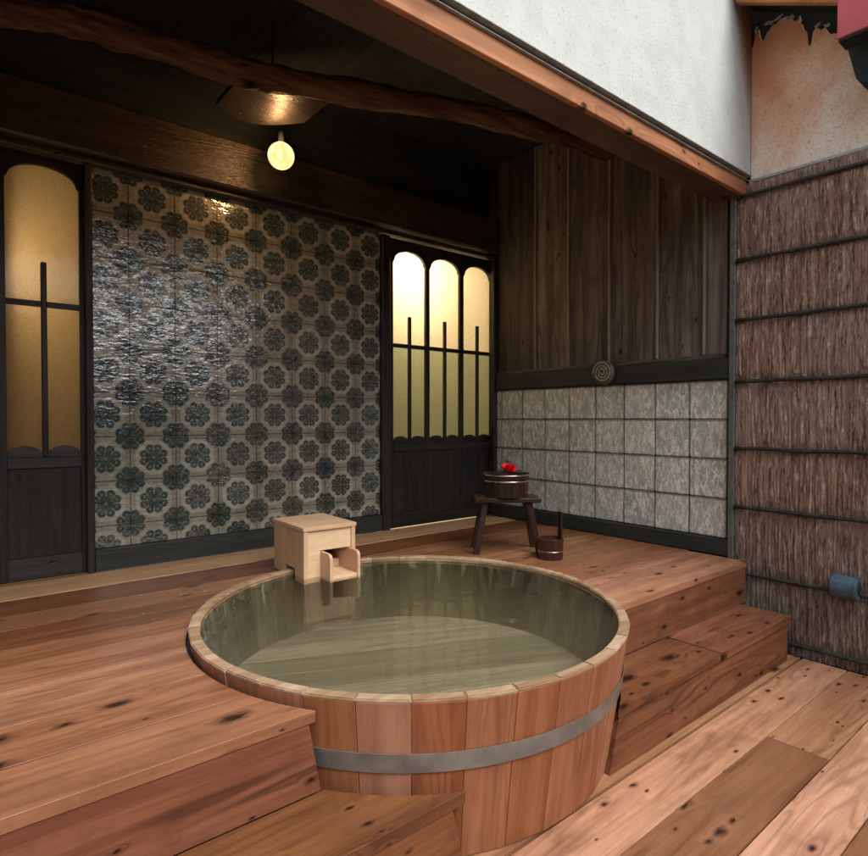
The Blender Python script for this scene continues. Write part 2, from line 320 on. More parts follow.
# ------------------------------------------------------------------ mesh helper
class MB:
    """collects pieces; each piece keeps its own grain coordinates and tone"""
    def __init__(s): s.v = []; s.f = []; s.gp = []; s.tone = []; s.mi = []; s.sm = []
    def bm(s, bm, axis=0, tone=None, off=None, mi=0, smooth=False, mat=None, gpf=None):
        if tone is None: tone = random.random()
        if off is None: off = (random.uniform(0, 60), random.uniform(0, 60), random.uniform(0, 60))
        b = len(s.v); bm.verts.index_update()
        for v in bm.verts:
            c = v.co.copy()
            if gpf: g = gpf(c)
            else: g = {0: (c.x, c.y, c.z), 1: (c.y, c.x, c.z), 2: (c.z, c.x, c.y)}[axis]
            if mat is not None: c = mat @ c
            s.v.append(c); s.gp.append((g[0] + off[0], g[1] + off[1], g[2] + off[2])); s.tone.append(tone)
        for f in bm.faces:
            s.f.append([b + v.index for v in f.verts]); s.mi.append(mi); s.sm.append(smooth)
        bm.free(); return s
    def box(s, x0, x1, y0, y1, z0, z1, axis=0, bev=.0008, **kw):
        bm = bmesh.new(); bmesh.ops.create_cube(bm, size=1)
        for v in bm.verts: v.co = Vector(((x0 + x1) / 2 + v.co.x * (x1 - x0), (y0 + y1) / 2 + v.co.y * (y1 - y0), (z0 + z1) / 2 + v.co.z * (z1 - z0)))
        if bev: bmesh.ops.bevel(bm, geom=bm.edges[:], offset=bev, segments=1, affect='EDGES')
        return s.bm(bm, axis, **kw)
    def prism(s, pts, lo, hi, plane='xy', axis=0, bev=.0008, **kw):
        """pts: 2D outline, extruded from lo to hi along the third axis"""
        P = {'xy': lambda a, b, h: (a, b, h), 'xz': lambda a, b, h: (a, h, b), 'yz': lambda a, b, h: (h, a, b)}[plane]
        bm = bmesh.new(); n = len(pts)
        A = [bm.verts.new(P(a, b, lo)) for a, b in pts]; B = [bm.verts.new(P(a, b, hi)) for a, b in pts]
        bm.faces.new(A[::-1]); bm.faces.new(B)
        for i in range(n): bm.faces.new((A[i], A[(i + 1) % n], B[(i + 1) % n], B[i]))
        bmesh.ops.recalc_face_normals(bm, faces=bm.faces)
        if bev:
            es = [e for e in bm.edges if len(e.link_faces) == 2 and e.calc_face_angle(0) > .6]
            bmesh.ops.bevel(bm, geom=es, offset=bev, segments=1, affect='EDGES', clamp_overlap=True)
        bmesh.ops.triangulate(bm, faces=[f for f in bm.faces if len(f.verts) > 4])
        return s.bm(bm, axis, **kw)
    def tube(s, pts, rad, n=12, jitter=0, smooth=True, **kw):
        bm = bmesh.new(); rings = []
        for i, p in enumerate(pts):
            p = Vector(p); t = (Vector(pts[min(i + 1, len(pts) - 1)]) - Vector(pts[max(i - 1, 0)])).normalized()
            a = t.cross(Vector((0, 0, 1))); a = a.normalized() if a.length > .05 else Vector((1, 0, 0)); b = a.cross(t)
            r = rad[i] if isinstance(rad, (list, tuple)) else rad
            rings.append([bm.verts.new(p + (a * math.cos(k * 2 * math.pi / n) + b * math.sin(k * 2 * math.pi / n)) * r *
                          (1 + jitter * mnoise.noise(Vector((p.x * 3 + k * .9, p.y * 3, i * .25 + k * .3))))) for k in range(n)])
        for i in range(len(rings) - 1):
            for k in range(n): bm.faces.new((rings[i][k], rings[i][(k + 1) % n], rings[i + 1][(k + 1) % n], rings[i + 1][k]))
        bm.faces.new(rings[0][::-1]); bm.faces.new(rings[-1])
        bmesh.ops.recalc_face_normals(bm, faces=bm.faces)
        return s.bm(bm, smooth=smooth, **kw)
    def lathe(s, prof, c=(0, 0, 0), n=40, smooth=True, closed=False, **kw):
        bm = bmesh.new(); rings = []
        for r, z in prof: rings.append([bm.verts.new((c[0] + r * math.cos(k * 2 * math.pi / n), c[1] + r * math.sin(k * 2 * math.pi / n), c[2] + z)) for k in range(n)])
        m = len(rings)
        for i in range(m if closed else m - 1):
            for k in range(n): bm.faces.new((rings[i][k], rings[i][(k + 1) % n], rings[(i + 1) % m][(k + 1) % n], rings[(i + 1) % m][k]))
        bmesh.ops.remove_doubles(bm, verts=bm.verts, dist=1e-6)
        bmesh.ops.recalc_face_normals(bm, faces=bm.faces)
        return s.bm(bm, smooth=smooth, **kw)
    def build(s, name, mats, parent=None, world=True):
        me = bpy.data.meshes.new(name); me.from_pydata([tuple(v) for v in s.v], [], s.f)
        a = me.attributes.new('gp', 'FLOAT_VECTOR', 'POINT'); a.data.foreach_set('vector', [c for g in s.gp for c in g])
        a = me.attributes.new('tone', 'FLOAT', 'POINT'); a.data.foreach_set('value', s.tone)
        for m in (mats if isinstance(mats, (list, tuple)) else [mats]): me.materials.append(m)
        me.polygons.foreach_set('material_index', s.mi); me.polygons.foreach_set('use_smooth', s.sm); me.update()
        o = bpy.data.objects.new(name, me); COL.objects.link(o)
        if parent:
            o.parent = parent
            if world:       # mesh is in world coordinates
                M_ = Matrix.Identity(4); p = parent
                while p: M_ = Matrix.LocRotScale(p.location, p.rotation_euler, p.scale) @ M_ if p.type == 'EMPTY' else M_; p = p.parent
                o.matrix_parent_inverse = M_.inverted() if parent.type == 'EMPTY' else Matrix.Identity(4)
        return o
def tag(o, label, cat=None, group=None, kind=None):
    if label: o['label'] = label
    if cat: o['category'] = cat
    if group: o['group'] = group
    if kind: o['kind'] = kind
    return o
def thing(name, label, cat, loc, rz=0, group=None):
    o = bpy.data.objects.new(name, None); COL.objects.link(o); o.empty_display_size = .1
    o.location = loc; o.rotation_euler = (0, 0, rz); return tag(o, label, cat, group)

# ------------------------------------------------------------------ layout numbers (metres; deck top z = 0, camera height .8 above it)
YA, XB = 3.507, 3.504           # tiled wall plane, right-hand wall plane
YF, YS = 1.455, 1.205           # front edges of deck and of step
FZ, SZ = -.46, -.23             # lower floor, step top
CX, CY = 1.49, 1.95             # tub axis
Rt = lambda z: .855 - .15 * (.04 - z)

def board_pieces(mb, x0, x1, y0, y1, z0, z1, r, side='both', **kw):
    """a board along X with the round tub opening (radius r) cut out"""
    tone = kw.pop('tone', random.random()); off = tuple(random.uniform(0, 60) for _ in range(3))
    xl = lambda y: CX - math.sqrt(max(0, r * r - (y - CY) ** 2)); xr = lambda y: CX + math.sqrt(max(0, r * r - (y - CY) ** 2))
    top = CY + r
    if y0 >= top or y1 <= CY - r: mb.box(x0, x1, y0, y1, z0, z1, tone=tone, off=off, **kw); return
    if y1 < top:
        ys = [y0 + (y1 - y0) * i / 8 for i in range(9)]
        if side != 'right' and xl(y0) > x0: mb.prism([(x0, y1), (x0, y0)] + [(xl(y), y) for y in ys], z0, z1, tone=tone, off=off, **kw)
        if side != 'left': mb.prism([(x1, y0), (x1, y1)] + [(xr(y), y) for y in ys[::-1]], z0, z1, tone=tone, off=off, **kw)
    else:
        n = 40; a0 = math.asin((y0 - CY) / r)
        arc = [(CX + r * math.cos(a0 + (math.pi - 2 * a0) * i / n), CY + r * math.sin(a0 + (math.pi - 2 * a0) * i / n)) for i in range(n + 1)]
        mb.prism([(x0, y1), (x0, y0)] + arc[::-1] + [(x1, y0), (x1, y1)], z0, z1, tone=tone, off=off, **kw)

# ------------------------------------------------------------------ ground, floor
g = MB(); g.box(-60, 60, -60, 60, -.9, -.56, bev=0)
tag(g.build('ground', soil), None, kind='structure')
fl = MB(); G = .0026
def fboard(x0, x1, y0, y1, tone): fl.box(x0, x1, y0 + G, y1 - G, -.5, FZ, tone=tone)
fboard(-1.6, 3.474, 1.183, 2.2, .35)
fboard(-1.6, 3.474, .972, 1.175, .72)
fboard(-1.6, 2.507, .757, .972, .145); fboard(2.511, 3.474, .757, .972, .45)
fboard(-1.6, 3.474, .568, .757, .98)
ys = [.568, .40, .21, .02, -.18, -.37, -.56, -.75, -.95, -1.15, -1.34, -1.55, -1.75]
for a, b in zip(ys[1:], ys[:-1]):
    xm = random.uniform(.5, 2.8); fboard(-1.6, xm, a, b, random.random()); fboard(xm + .004, 3.474, a, b, random.random())
fl.box(-1.6, 3.58, -2.4, 2.2, -.56, -.503, bev=0)
tag(fl.build('floor', floorcedar), None, kind='structure')

# ------------------------------------------------------------------ raised deck
deck = thing('raised_deck', 'raised cedar plank deck wrapped around the round tub, front of both dark walls', 'deck', (1.0, 2.5, FZ))
dk = MB(); RD = .862; G = .0030
random.seed(4); seams = [YF, 1.665, 1.885, 2.13, 2.345, 2.515, 2.745, 2.93, 3.19]
tones = [.70, .56, .86, .70, .44, .15, .58, .15, .3]
for i, (a, b) in enumerate(zip(seams[:-1], seams[1:])):
    board_pieces(dk, -1.6, 1.2, a + G, b - G, -.032, 0, RD, 'left', tone=tones[i]) if b < CY + RD else None
    if b >= CY + RD: board_pieces(dk, -1.6, 3.49, a + G, b - G, -.032, 0, RD, tone=tones[i])
rs = [YF, 1.80, 2.07, 2.345, 2.515, 2.745]
rt = [.97, .55, .5, .65, .35]
for i, (a, b) in enumerate(zip(rs[:-1], rs[1:])):
    board_pieces(dk, 1.3, 3.462 if i == 0 else 3.49, a + G, b - G, -.032, 0, RD, 'right', tone=rt[i])
dk.build('planking', cedar, deck)
th = MB(); th.box(-1.6, 3.47, 3.195, YA - .03, -.032, .002, tone=.6)
th.build('border_board', threshold, deck)
rl = MB()   # front boards below the nosing, cut to the slant of the tub
off = (5, 11, 3)
rl.prism([(-1.6, -.033), (-1.6, SZ + .001), (.800, SZ + .001), (.764, -.033)], YF + .006, YF + .034, 'xz', tone=.55, off=(4.2, 11, 3.05))
tag(rl.build('riser', cedar2, deck), 'knotty front board left of the tub')
rr = MB(); rr.prism([(2.145, SZ + .001), (2.18, -.033), (3.461, -.033), (3.461, SZ + .001)], YF + .006, YF + .034, 'xz', tone=.6, off=(7.3, 3.3, 9.12))
rr.box(3.463, 3.485, YF + .03, YF + .33, SZ, -.003, axis=2, tone=.5)
tag(rr.build('riser', cedar2, deck), 'knotty front board right of the tub')
for yy in (1.9, 2.6, 3.2):   # joists carry it
    for xa, xb in ((-1.6, .55), (2.42, 3.4)):
        jb = MB(); jb.box(xa, xb, yy, yy + .06, FZ + .002, -.034); jb.build('joist', cedar2, deck)

def step(label, side):
    s = thing('wooden_step', label, 'step', (.2 if side == 'left' else 2.7, 1.33, FZ), group='steps in front of the raised deck')
    t = MB(); r = .838 if side == 'left' else .823
    if side == 'left':
        ya = [YS + (YF + .004 - YS) * i / 6 for i in range(7)]
        t.prism([(-1.6, YF + .004), (-1.6, YS)] + [(CX - math.sqrt(r * r - (y - CY) ** 2), y) for y in ya], SZ - .034, SZ, tone=.25)
        f = MB(); f.prism([(-1.6, SZ - .036), (-1.6, FZ + .001), (1.115, FZ + .001), (1.066, SZ - .036)], YS + .008, YS + .034, 'xz', tone=.35)
    else:
        ya = [YS + (YF + .004 - YS) * i / 6 for i in range(7)]; xj = 2.62
        t.prism([(xj, YS), (xj, YF + .004)] + [(CX + math.sqrt(r * r - (y - CY) ** 2), y) for y in ya[::-1]], SZ - .034, SZ, tone=.35)
        t.box(xj + .003, 3.392, YS - .002, YF + .004, SZ - .034, SZ + .003, tone=.7)
        f = MB(); f.prism([(1.80, FZ + .001), (1.858, SZ - .036), (3.375, SZ - .036), (3.375, FZ + .001)], YS + .008, YS + .034, 'xz', tone=.45, off=(2, 33, 8))
        f.box(3.35, 3.374, YS + .036, YF + .02, FZ + .001, SZ - .036, axis=1, tone=.5)
    t.build('tread', cedar2 if side == 'left' else cedar2, s); f.build('riser', cedar2, s)
step('wide cedar step left of the round tub, below the knotty deck edge', 'left')
step('cedar step right of the round tub, ending beside the bark wall', 'right')

# ------------------------------------------------------------------ tiled wall with frame
tw = thing('flower_tile_wall', 'glazed wall of dark flower pattern tiles between the two arched glass doors', 'wall', (1.5, YA, 0))
tb = MB(); 
for i in range(-1, 7):
    for k in range(-2, 8):
        x0 = .781 + i * .2355; z0 = .467 + k * .2345
        xa, xb, za, zb = max(x0, .607), min(x0 + .2355, 2.397), max(z0, .118), min(z0 + .2345, 2.094)
        if xb - xa < .02 or zb - za < .02: continue
        bm = bmesh.new(); bmesh.ops.create_cube(bm, size=1)
        for v in bm.verts: v.co = Vector(((xa + xb) / 2 + v.co.x * (xb - xa - .002), YA + .009 + v.co.y * .018, (za + zb) / 2 + v.co.z * (zb - za - .002)))
        bmesh.ops.bevel(bm, geom=bm.edges[:], offset=.0025, segments=2, affect='EDGES')
        c = Vector(((xa + xb) / 2, YA, (za + zb) / 2))
        bmesh.ops.rotate(bm, cent=c, matrix=Matrix.Rotation(random.gauss(0, .006), 3, 'X') @ Matrix.Rotation(random.gauss(0, .006), 3, 'Z'), verts=bm.verts)
        tb.bm(bm)
tb.build('tiles', tilemat, tw)
bk = MB(); bk.box(.607, 2.397, YA + .021, YA + .10, 0, 2.1, bev=0); bk.build('backing', void, tw)
bs = MB(); bs.box(.609, 2.395, YA - .028, YA + .018, .005, .116, tone=.5); bs.build('base_board', railwood, tw)

def post(x0, x1, y0, y1, z0, z1, label, mat=doorwood):
    p = MB(); p.box(x0, x1, y0, y1, z0, z1, axis=2, bev=.004)
    return tag(p.build('post', mat), label, 'post', 'dark upright posts of the room')
post(.572, .606, YA - .035, YA + .08, .0, 2.09, 'narrow dark post between the left glass door and the flower tiles')
post(2.399, 2.463, YA - .035, YA + .08, .0, 2.09, 'dark post between the flower tiles and the triple arched door')
post(3.545, 3.60, YA - .05, YA + .08, .0, 2.09, 'dark corner post where the tiled wall meets the triple arched door') if False else None

# ------------------------------------------------------------------ glass doors
def glass_door(label, panes, xs0, xs1, arch, sh, rail, stile_top, sillz, loc, extra_boards):
    d = thing('sliding_door', label, 'door', loc, group='arched frosted glass doors')
    y0, y1 = YA + .0, YA + .032
    # scalloped top board
    pts = [(xs0, 2.088), (xs0, sh - .01)]
    for a, b in panes:
        cx, hw = (a + b) / 2, (b - a) / 2; pts += [(a, sh - .01)] + [(a, sh)]
        n = 14; r = hw * .93
        for i in range(n + 1):
            t = math.pi - math.pi * i / n
            pts.append((cx + r * math.cos(t), sh + .012 + (arch - sh - .012) * math.sin(t)))
        pts += [(b, sh), (b, sh - .01)]
    pts += [(xs1, sh - .01), (xs1, 2.088)]
    cl = []
    for p in pts:
        if not cl or (abs(p[0] - cl[-1][0]) + abs(p[1] - cl[-1][1])) > 1e-5: cl.append(p)
    t = MB(); t.prism(cl, y0, y1, 'xz', bev=0); t.build('arched_top_rail', doorwood, d)
    for a, b in ((xs0, panes[0][0]), (panes[-1][1], xs1)):
        s = MB(); s.box(a, b, y0 + .001, y1 - .001, .004, sh - .0105, axis=2); s.build('stile', doorwood, d)
    for (a, b), (c, e) in zip(panes[:-1], panes[1:]):
        s = MB(); s.box(b, c, y0 + .002, y1 - .002, sillz + .001, sh - .0105, axis=2); s.build('mullion', doorwood, d)
    for i, (a, b) in enumerate(panes):
        cx = (a + b) / 2
        s = MB(); s.box(cx - .0125, cx + .0125, y0 - .004, y1 - .012, sillz + .001, stile_top, axis=2, bev=.004); s.build('glazing_bar', doorwood, d)
        g1 = MB(); g1.box(a - .004, b + .004, y1 - .008, y1 - .003, rail - .004, 2.06, bev=0); g1.build('upper_glass_pane', glass_up if len(panes) > 1 else glass_amber, d)
        g2 = MB(); g2.box(a - .004, b + .004, y1 - .008, y1 - .003, sillz - .01, rail - .005, bev=0); g2.build('lower_glass_pane', glass_low if len(panes) > 1 else glass_brown, d)
        sc = MB()
        for q in (-1, 1):
            hw = (b - a) / 4 - .003; c0 = cx + q * (b - a) / 4
            if q < 0: lo, hi = a + .001, cx - .0127
            else: lo, hi = cx + .0127, b - .001
            c0 = (lo + hi) / 2; hw = (hi - lo) / 2
            sc.prism([(lo, sillz + .001)] + [(c0 + hw * math.cos(math.pi - math.pi * j / 12), sillz + .012 + .045 * math.sin(math.pi * j / 12)) for j in range(13)] + [(hi, sillz + .001)], y0 + .004, y1 - .01, 'xz', bev=0)
        sc.build('scallop', doorwood, d)
    s = MB(); 
    for a, b in panes: 
        s.box(a + .0005, (a + b) / 2 - .013, y0 - .001, y1 - .012, rail - .015, rail + .013); s.box((a + b) / 2 + .013, b - .0005, y0 - .001, y1 - .012, rail - .015, rail + .013)
    s.build('cross_rail', doorwood, d)
    s = MB(); s.box(panes[0][0] + .0005, panes[-1][1] - .0005, y0 - .006, y1 + .004, sillz - .05, sillz); s.build('sill_rail', doorwood, d)
    s = MB(); e = extra_boards; w = (panes[-1][1] - panes[0][0]) / e
    for i in range(e): s.box(panes[0][0] + i * w + .001, panes[0][0] + (i + 1) * w - .001, y0 + .010, y1 - .004, .115, sillz - .051, axis=2)
    s.build('lower_panel', doorwood, d)
    s = MB(); s.box(panes[0][0] + .0005, panes[-1][1] - .0005, y0 + .002, y1, .004, .114); s.build('bottom_rail', doorwood, d)
    return d
glass_door('narrow glass door at the left edge with a single arched amber pane', [(.243, .553)], .17, .571, 2.043, 1.955, 1.362, 1.568, .605, (.37, YA, 0), 1)
glass_door('wide glass door with three brightly lit arched panes near the corner', [(2.513, 2.814), (2.851, 3.157), (3.197, 3.50)], 2.464, 3.545, 2.014, 1.922, 1.325, 1.541, .61, (3.0, YA, 0), 3)

# rooms behind the doors, each with its own lamp
def back_room(x0, x1, lamps, label):
    r = MB(); y0, y1, z0, z1 = YA + .12, YA + .95, -.02, 2.5; t = .05
    r.box(x0, x1, y1, y1 + t, z0, z1, bev=0); r.box(x0 - t, x0, y0 - .04, y1 + t, z0, z1, bev=0); r.box(x1, x1 + t, y0 - .04, y1 + t, z0, z1, bev=0)
    r.box(x0, x1, y0 - .04, y1, z0 - t, z0 - .001, bev=0); r.box(x0 - t, x1 + t, y0 - .04, y1 + t, z1 + .001, z1 + t, bev=0)
    o = r.build('wall', roomwall if x0 > 0 else roombrown); tag(o, None, kind='structure')
    for (x, y, z, e, c) in lamps:
        L = thing('room_lamp', label, 'lamp', (x, y, z))
        b = MB(); b.lathe([(0.0001, -.05), (.03, -.04), (.05, 0), (.03, .04), (.0001, .05)], n=16); b.build('bulb', emit('room_bulb', c, 6), L, world=False)
        ld = bpy.data.lights.new('bulb_light', 'POINT'); ld.energy = e; ld.color = c; ld.shadow_soft_size = .05
        lo = bpy.data.objects.new('bulb_light', ld); COL.objects.link(lo); lo.parent = L; lo.location = (0, -.06, 0)
back_room(2.42, 3.6, [(2.70, YA + .52, 1.96, 52, (1, .80, .54))], 'warm lamp glowing behind the triple arched door')
back_room(-.6, .60, [(.02, YA + .24, 1.55, 32, (1, .66, .36))], 'amber lamp glowing behind the narrow left door')

# ------------------------------------------------------------------ beam over the back wall, ceiling, log, lamp
bt = thing('wall_beam', 'dark lacquered beam running along the top of the flower tiles', 'beam', (1.0, YA, 2.1))
b = MB(); b.box(-1.6, 3.5, YA - .10, YA + .12, 2.125, 2.40, tone=.4, bev=.012); b.build('beam', beamwood, bt)
b = MB(); b.box(-1.6, 3.5, YA - .05, YA + .12, 2.092, 2.122, tone=.9, bev=.004); b.build('door_track', beamwood, bt)
b = MB(); b.box(-1.6, 3.5, YA + .02, YA + .12, 2.402, 2.86, tone=.4, bev=.0); b.build('upper_board', darkwood, bt)
cl = MB()
for i in range(12):
    cl.box(-1.6 + i * .43, -1.6 + (i + 1) * .43 - .004, 1.60, 4.7, 2.86, 2.90, axis=1)
cl.box(-1.7, 3.75, 1.56, 4.8, 2.905, 2.98, bev=0)
tag(cl.build('ceiling', darkwood), None, kind='structure')
def logpath(P, n):
    out = []
    for i in range(n):
        t = i / (n - 1) * (len(P) - 1); k = min(int(t), len(P) - 2); f = t - k
        p0, p1, p2, p3 = [Vector(P[max(0, min(len(P) - 1, k + j))]) for j in (-1, 0, 1, 2)]
        out.append(.5 * ((2 * p1) + (p2 - p0) * f + (2 * p0 - 5 * p1 + 4 * p2 - p3) * f * f + (3 * p1 - p0 - 3 * p2 + p3) * f ** 3))
    return out
dz = .05
P = [(-1.5, 2.72, 2.16), (-.6, 2.70, 2.18), (.18, 2.62, 2.205 + dz), (.48, 2.6, 2.245 + dz), (.86, 2.57, 2.25 + dz), (1.06, 2.55, 2.255 + dz),
     (1.45, 2.52, 2.31 + dz), (2.02, 2.47, 2.40 + dz), (2.7, 2.43, 2.49 + dz), (3.5, 2.40, 2.55 + dz)]
lg = MB(); pp = logpath(P, 150)
lg.tube(pp, [.056 + .012 * mnoise.noise(Vector((i * .11, 0, 0))) for i in range(150)], 26, jitter=.30, gpf=lambda c: (c.x, c.y * 1.5, c.z * 1.5), off=(3, 2, 1), tone=.6)
tag(lg.build('ceiling_log', logwood), 'crooked rough barked log crossing under the dark ceiling', 'log')
P2 = [(.9, 3.15, 2.47), (1.3, 2.95, 2.50), (1.8, 2.7, 2.56), (2.4, 2.5, 2.66), (3.4, 2.1, 2.72)]
cb = thing('ceiling_board', 'dark board panel lit by the globe lamp beneath the crooked log', 'panel', (1.4, 3.0, 2.45))
b = MB(); b.prism([(1.12, 2.72), (1.56, 2.72), (1.56, 3.02)] + [(1.56 - .44 * i / 10, 3.02 + .13 * math.sin(math.pi * i / 10) + .012 * i) for i in range(1, 11)], 2.425, 2.45, tone=.9); b.build('board', lampboard, cb)
b = MB(); b.box(1.345, 1.353, 2.95, 2.958, 2.451, 2.858, axis=2, bev=0); b.build('hanger', darkwood, cb)

lamp = thing('globe_lamp', 'lit round amber globe lamp hanging just above the flower tiles', 'lamp', (1.505, 3.19, 2.287))
b = MB(); b.lathe([(.0001, -.074)] + [(.074 * math.cos(R(a)), .074 * math.sin(R(a))) for a in range(-80, 71, 10)] + [(.025, .072)], n=32)
gm = M('lamp_globe'); lw = gm.n('ShaderNodeLayerWeight'); lw.inputs[0].default_value = .35
em = gm.n('ShaderNodeEmission'); gm.put(em.inputs[0], gm.mix(gm.step(gm.noise(gm.vmul(gm.obj(), (30, 30, 12)), 1, 2), .35, .62), (1, .50, .17), (1, .72, .36))); em.inputs[1].default_value = 1.05
gm.put(gm.out.inputs['Surface'], em.outputs[0])
b.build('globe', gm.m, lamp, world=False)
b = MB(); b.lathe([(.0001, .070), (.016, .069), (.017, .085), (.017, .134), (.0001, .135)], n=24); b.build('socket', void, lamp, world=False)
ld = bpy.data.lights.new('globe_light', 'POINT'); ld.energy = 4.2; ld.color = (1, .50, .20); ld.shadow_soft_size = .03
lo = bpy.data.objects.new('globe_light', ld); COL.objects.link(lo); lo.parent = lamp; lo.location = (-.05, -.105, .02)

# ------------------------------------------------------------------ right wall of the room
rw = thing('panelled_wall', 'weathered dark board panels over the grey tiles, right of the lit door', 'wall', (XB, 2.5, 1.15))
b = MB(); edges = [1.60, 1.73, 2.032, 2.385, 2.729, 3.04, 3.44]
for a, c in zip(edges[:-1], edges[1:]): b.box(XB + .012, XB + .03, a + .001, c - .001, 1.150, 2.86, axis=2, tone=random.random())
b.build('panel', panelwood, rw)
for i, yy in enumerate(edges[1:-1]):
    b = MB(); b.box(XB - .006, XB + .0115, yy - .008, yy + .008, 1.175, 2.86, axis=2, bev=.003); b.build('batten', battenwood, rw)
b = MB(); b.box(XB - .004, XB + .0115, 1.60, 3.44, 1.150, 1.173, axis=1, tone=.4); b.build('bottom_trim', panelwood, rw)
b = MB(); b.box(XB + .031, XB + .15, 1.54, 3.60, FZ, 2.86, bev=0); b.build('backing', void, rw)
rail = MB(); rail.box(XB - .022, XB + .03, 1.572, 3.44, 1.026, 1.148, axis=1, tone=.4, bev=.006)
tag(rail.build('rail', railwood, rw), None)
gt = thing('grey_tile_wall', 'four rows of mottled grey square tiles behind the stool', 'wall', (XB, 2.5, .1))
tb = MB()
for i in range(0, 9):
    for k in range(4):
        ya, yb = 1.591 + i * .2255, min(1.591 + (i + 1) * .2255, 3.50); za, zb = .100 + k * .231, .100 + (k + 1) * .231
        if yb - ya < .03: continue
        bm = bmesh.new(); bmesh.ops.create_cube(bm, size=1)
        for v in bm.verts: v.co = Vector((XB + .012 + v.co.x * .016, (ya + yb) / 2 + v.co.y * (yb - ya - .0035), (za + zb) / 2 + v.co.z * (zb - za - .0035)))
        bmesh.ops.bevel(bm, geom=bm.edges[:], offset=.005, segments=2, affect='EDGES')
        bmesh.ops.rotate(bm, cent=Vector((XB, (ya + yb) / 2, (za + zb) / 2)), matrix=Matrix.Rotation(random.gauss(0, .01), 3, 'Y') @ Matrix.Rotation(random.gauss(0, .01), 3, 'Z'), verts=bm.verts)
        tb.bm(bm)
tb.build('tiles', greytile, gt)
b = MB(); b.box(XB + .022, XB + .0305, 1.57, 3.5, .0, 1.024, bev=0); b.build('grout_bed', darkmetal, gt)
b = MB(); b.box(XB - .028, XB + .02, 1.572, 3.47, .003, .097, axis=1, tone=.4, bev=.004); b.build('base_board', railwood, gt)
p = post(XB - .03, XB + .03, 1.535, 1.57, -.2, 2.12, 'grey green post between the grey tiles and the bark wall', postpaint)
post(XB - .035, XB + .01, 3.442, YA - .004, .0, 2.09, 'slim dark post in the corner beside the three lit arches', greytrim if False else doorwood)

coil = thing('coil_ornament', 'round grey green ornament with raised spiral, fixed to the dark rail above the grey tiles', 'ornament', (XB - .045, 2.396, 1.106))
b = MB(); RM = Matrix.Rotation(R(-90), 4, 'Y')
b.lathe([(.0001, -.022), (.07, -.022), (.084, -.008), (.084, .006), (.076, .016), (.0001, .018)], n=40, mat=RM); b.build('disc', coilmat, coil, world=False)
b = MB(); sp = [(-.018, -.0 + .072 * (1 - i / 110) * math.cos(i * .19), .072 * (1 - i / 110) * math.sin(i * .19)) for i in range(100)]
b.tube(sp, .0052, 8); b.build('spiral', spiralmat, coil, world=False)

# ------------------------------------------------------------------ front header and plaster walls
hd = thing('door_header', 'long cedar header beam over the open front, orange lit front face', 'beam', (1.5, 1.57, 2.05))
b = MB(); b.box(-1.6, 3.495, 1.487, 1.512, 2.045, 2.122, tone=.8, bev=.003, off=(3, 4, 5)); b.build('front_face', headerwood, hd)
b = MB(); b.box(-1.6, 3.495, 1.5125, 1.662, 2.048, 2.122, tone=.6, bev=.004, off=(8, 2, 5)); b.build('beam', headershade, hd)  # header split in two; shade of its underside put into this darker colour
b = MB(); b.box(-1.6, 3.495, 1.500, 1.55, 2.1225, 2.150, bev=0); b.build('dark_groove', darkmetal, hd)
for z0_, z1_, y_ in ((2.1235, 2.1265, 1.474), (2.1435, 2.1475, 1.460)):
    b = MB(); b.box(-1.6, 3.495, y_, 1.4995, z0_, z1_, bev=.0005); b.build('flashing_strip', greytrim, hd)
wp = thing('white_plaster_wall', 'rough white plaster wall above the cedar header', 'wall', (1.5, 1.5, 2.2))
b = MB(); b.box(-1.7, 3.499, 1.470, 1.558, 2.153, 3.7, bev=0); b.build('plaster', plaster_white, wp)
op = thing('stained_plaster_wall', 'orange stained roughcast wall with a broken top edge above the bark wall', 'wall', (3.5, .6, 2.2))
jag = [(1.4695, 2.86), (1.462, 2.868), (1.455, 2.91), (1.448, 2.955), (1.440, 2.95), (1.430, 2.90), (1.418, 2.868), (1.405, 2.875), (1.392, 2.905), (1.378, 2.915), (1.362, 2.935), (1.345, 2.93), (1.325, 2.948), (1.30, 2.938), (1.288, 2.922), (1.270, 2.925), (1.255, 2.895), (1.238, 2.898),
       (1.222, 2.872), (1.212, 2.83), (1.203, 2.825), (1.196, 2.775), (1.188, 2.735), (1.176, 2.738), (1.166, 2.80), (1.150, 2.815), (1.13, 2.79), (1.112, 2.795), (1.09, 2.75), (1.05, 2.735), (1.0, 2.69), (.9, 2.66), (.5, 2.60), (-2.4, 2.60)]
b = MB(); b.prism([(-2.4, 2.125), (1.4695, 2.125)] + jag, XB + .0, XB + .028, 'yz', bev=0); b.build('plaster', plaster_orange, op)
b = MB(); rf = random.Random(11)
for (y, z, w, h, rx) in [(1.375, 2.945, .05, .022, .3), (1.33, 2.952, .045, .03, -.3), (1.30, 2.925, .03, .035, .2), (1.265, 2.92, .045, .02, .5), (1.225, 2.885, .02, .035, .1), (1.145, 2.815, .035, .02, -.4), (1.10, 2.795, .04, .018, .2), (1.44, 2.94, .02, .05, .1)]:
    k = 9; pts = [(w / 2 * math.cos(2 * math.pi * i / k) * rf.uniform(.55, 1.25), h / 2 * math.sin(2 * math.pi * i / k) * rf.uniform(.55, 1.3)) for i in range(k)]
    b.prism(pts, -.003, .003, 'yz', bev=0, mat=Matrix.Translation((XB - .010, y, z)) @ Matrix.Rotation(rx, 4, 'X') @ Matrix.Rotation(rf.uniform(-.6, .6), 4, 'Y'))
b.build('plaster_flake', flakemat, op)
b = MB(); b.box(XB + .0285, XB + .15, -2.4, 1.60, 2.125, 3.7, bev=0); b.build('backing', void, op)
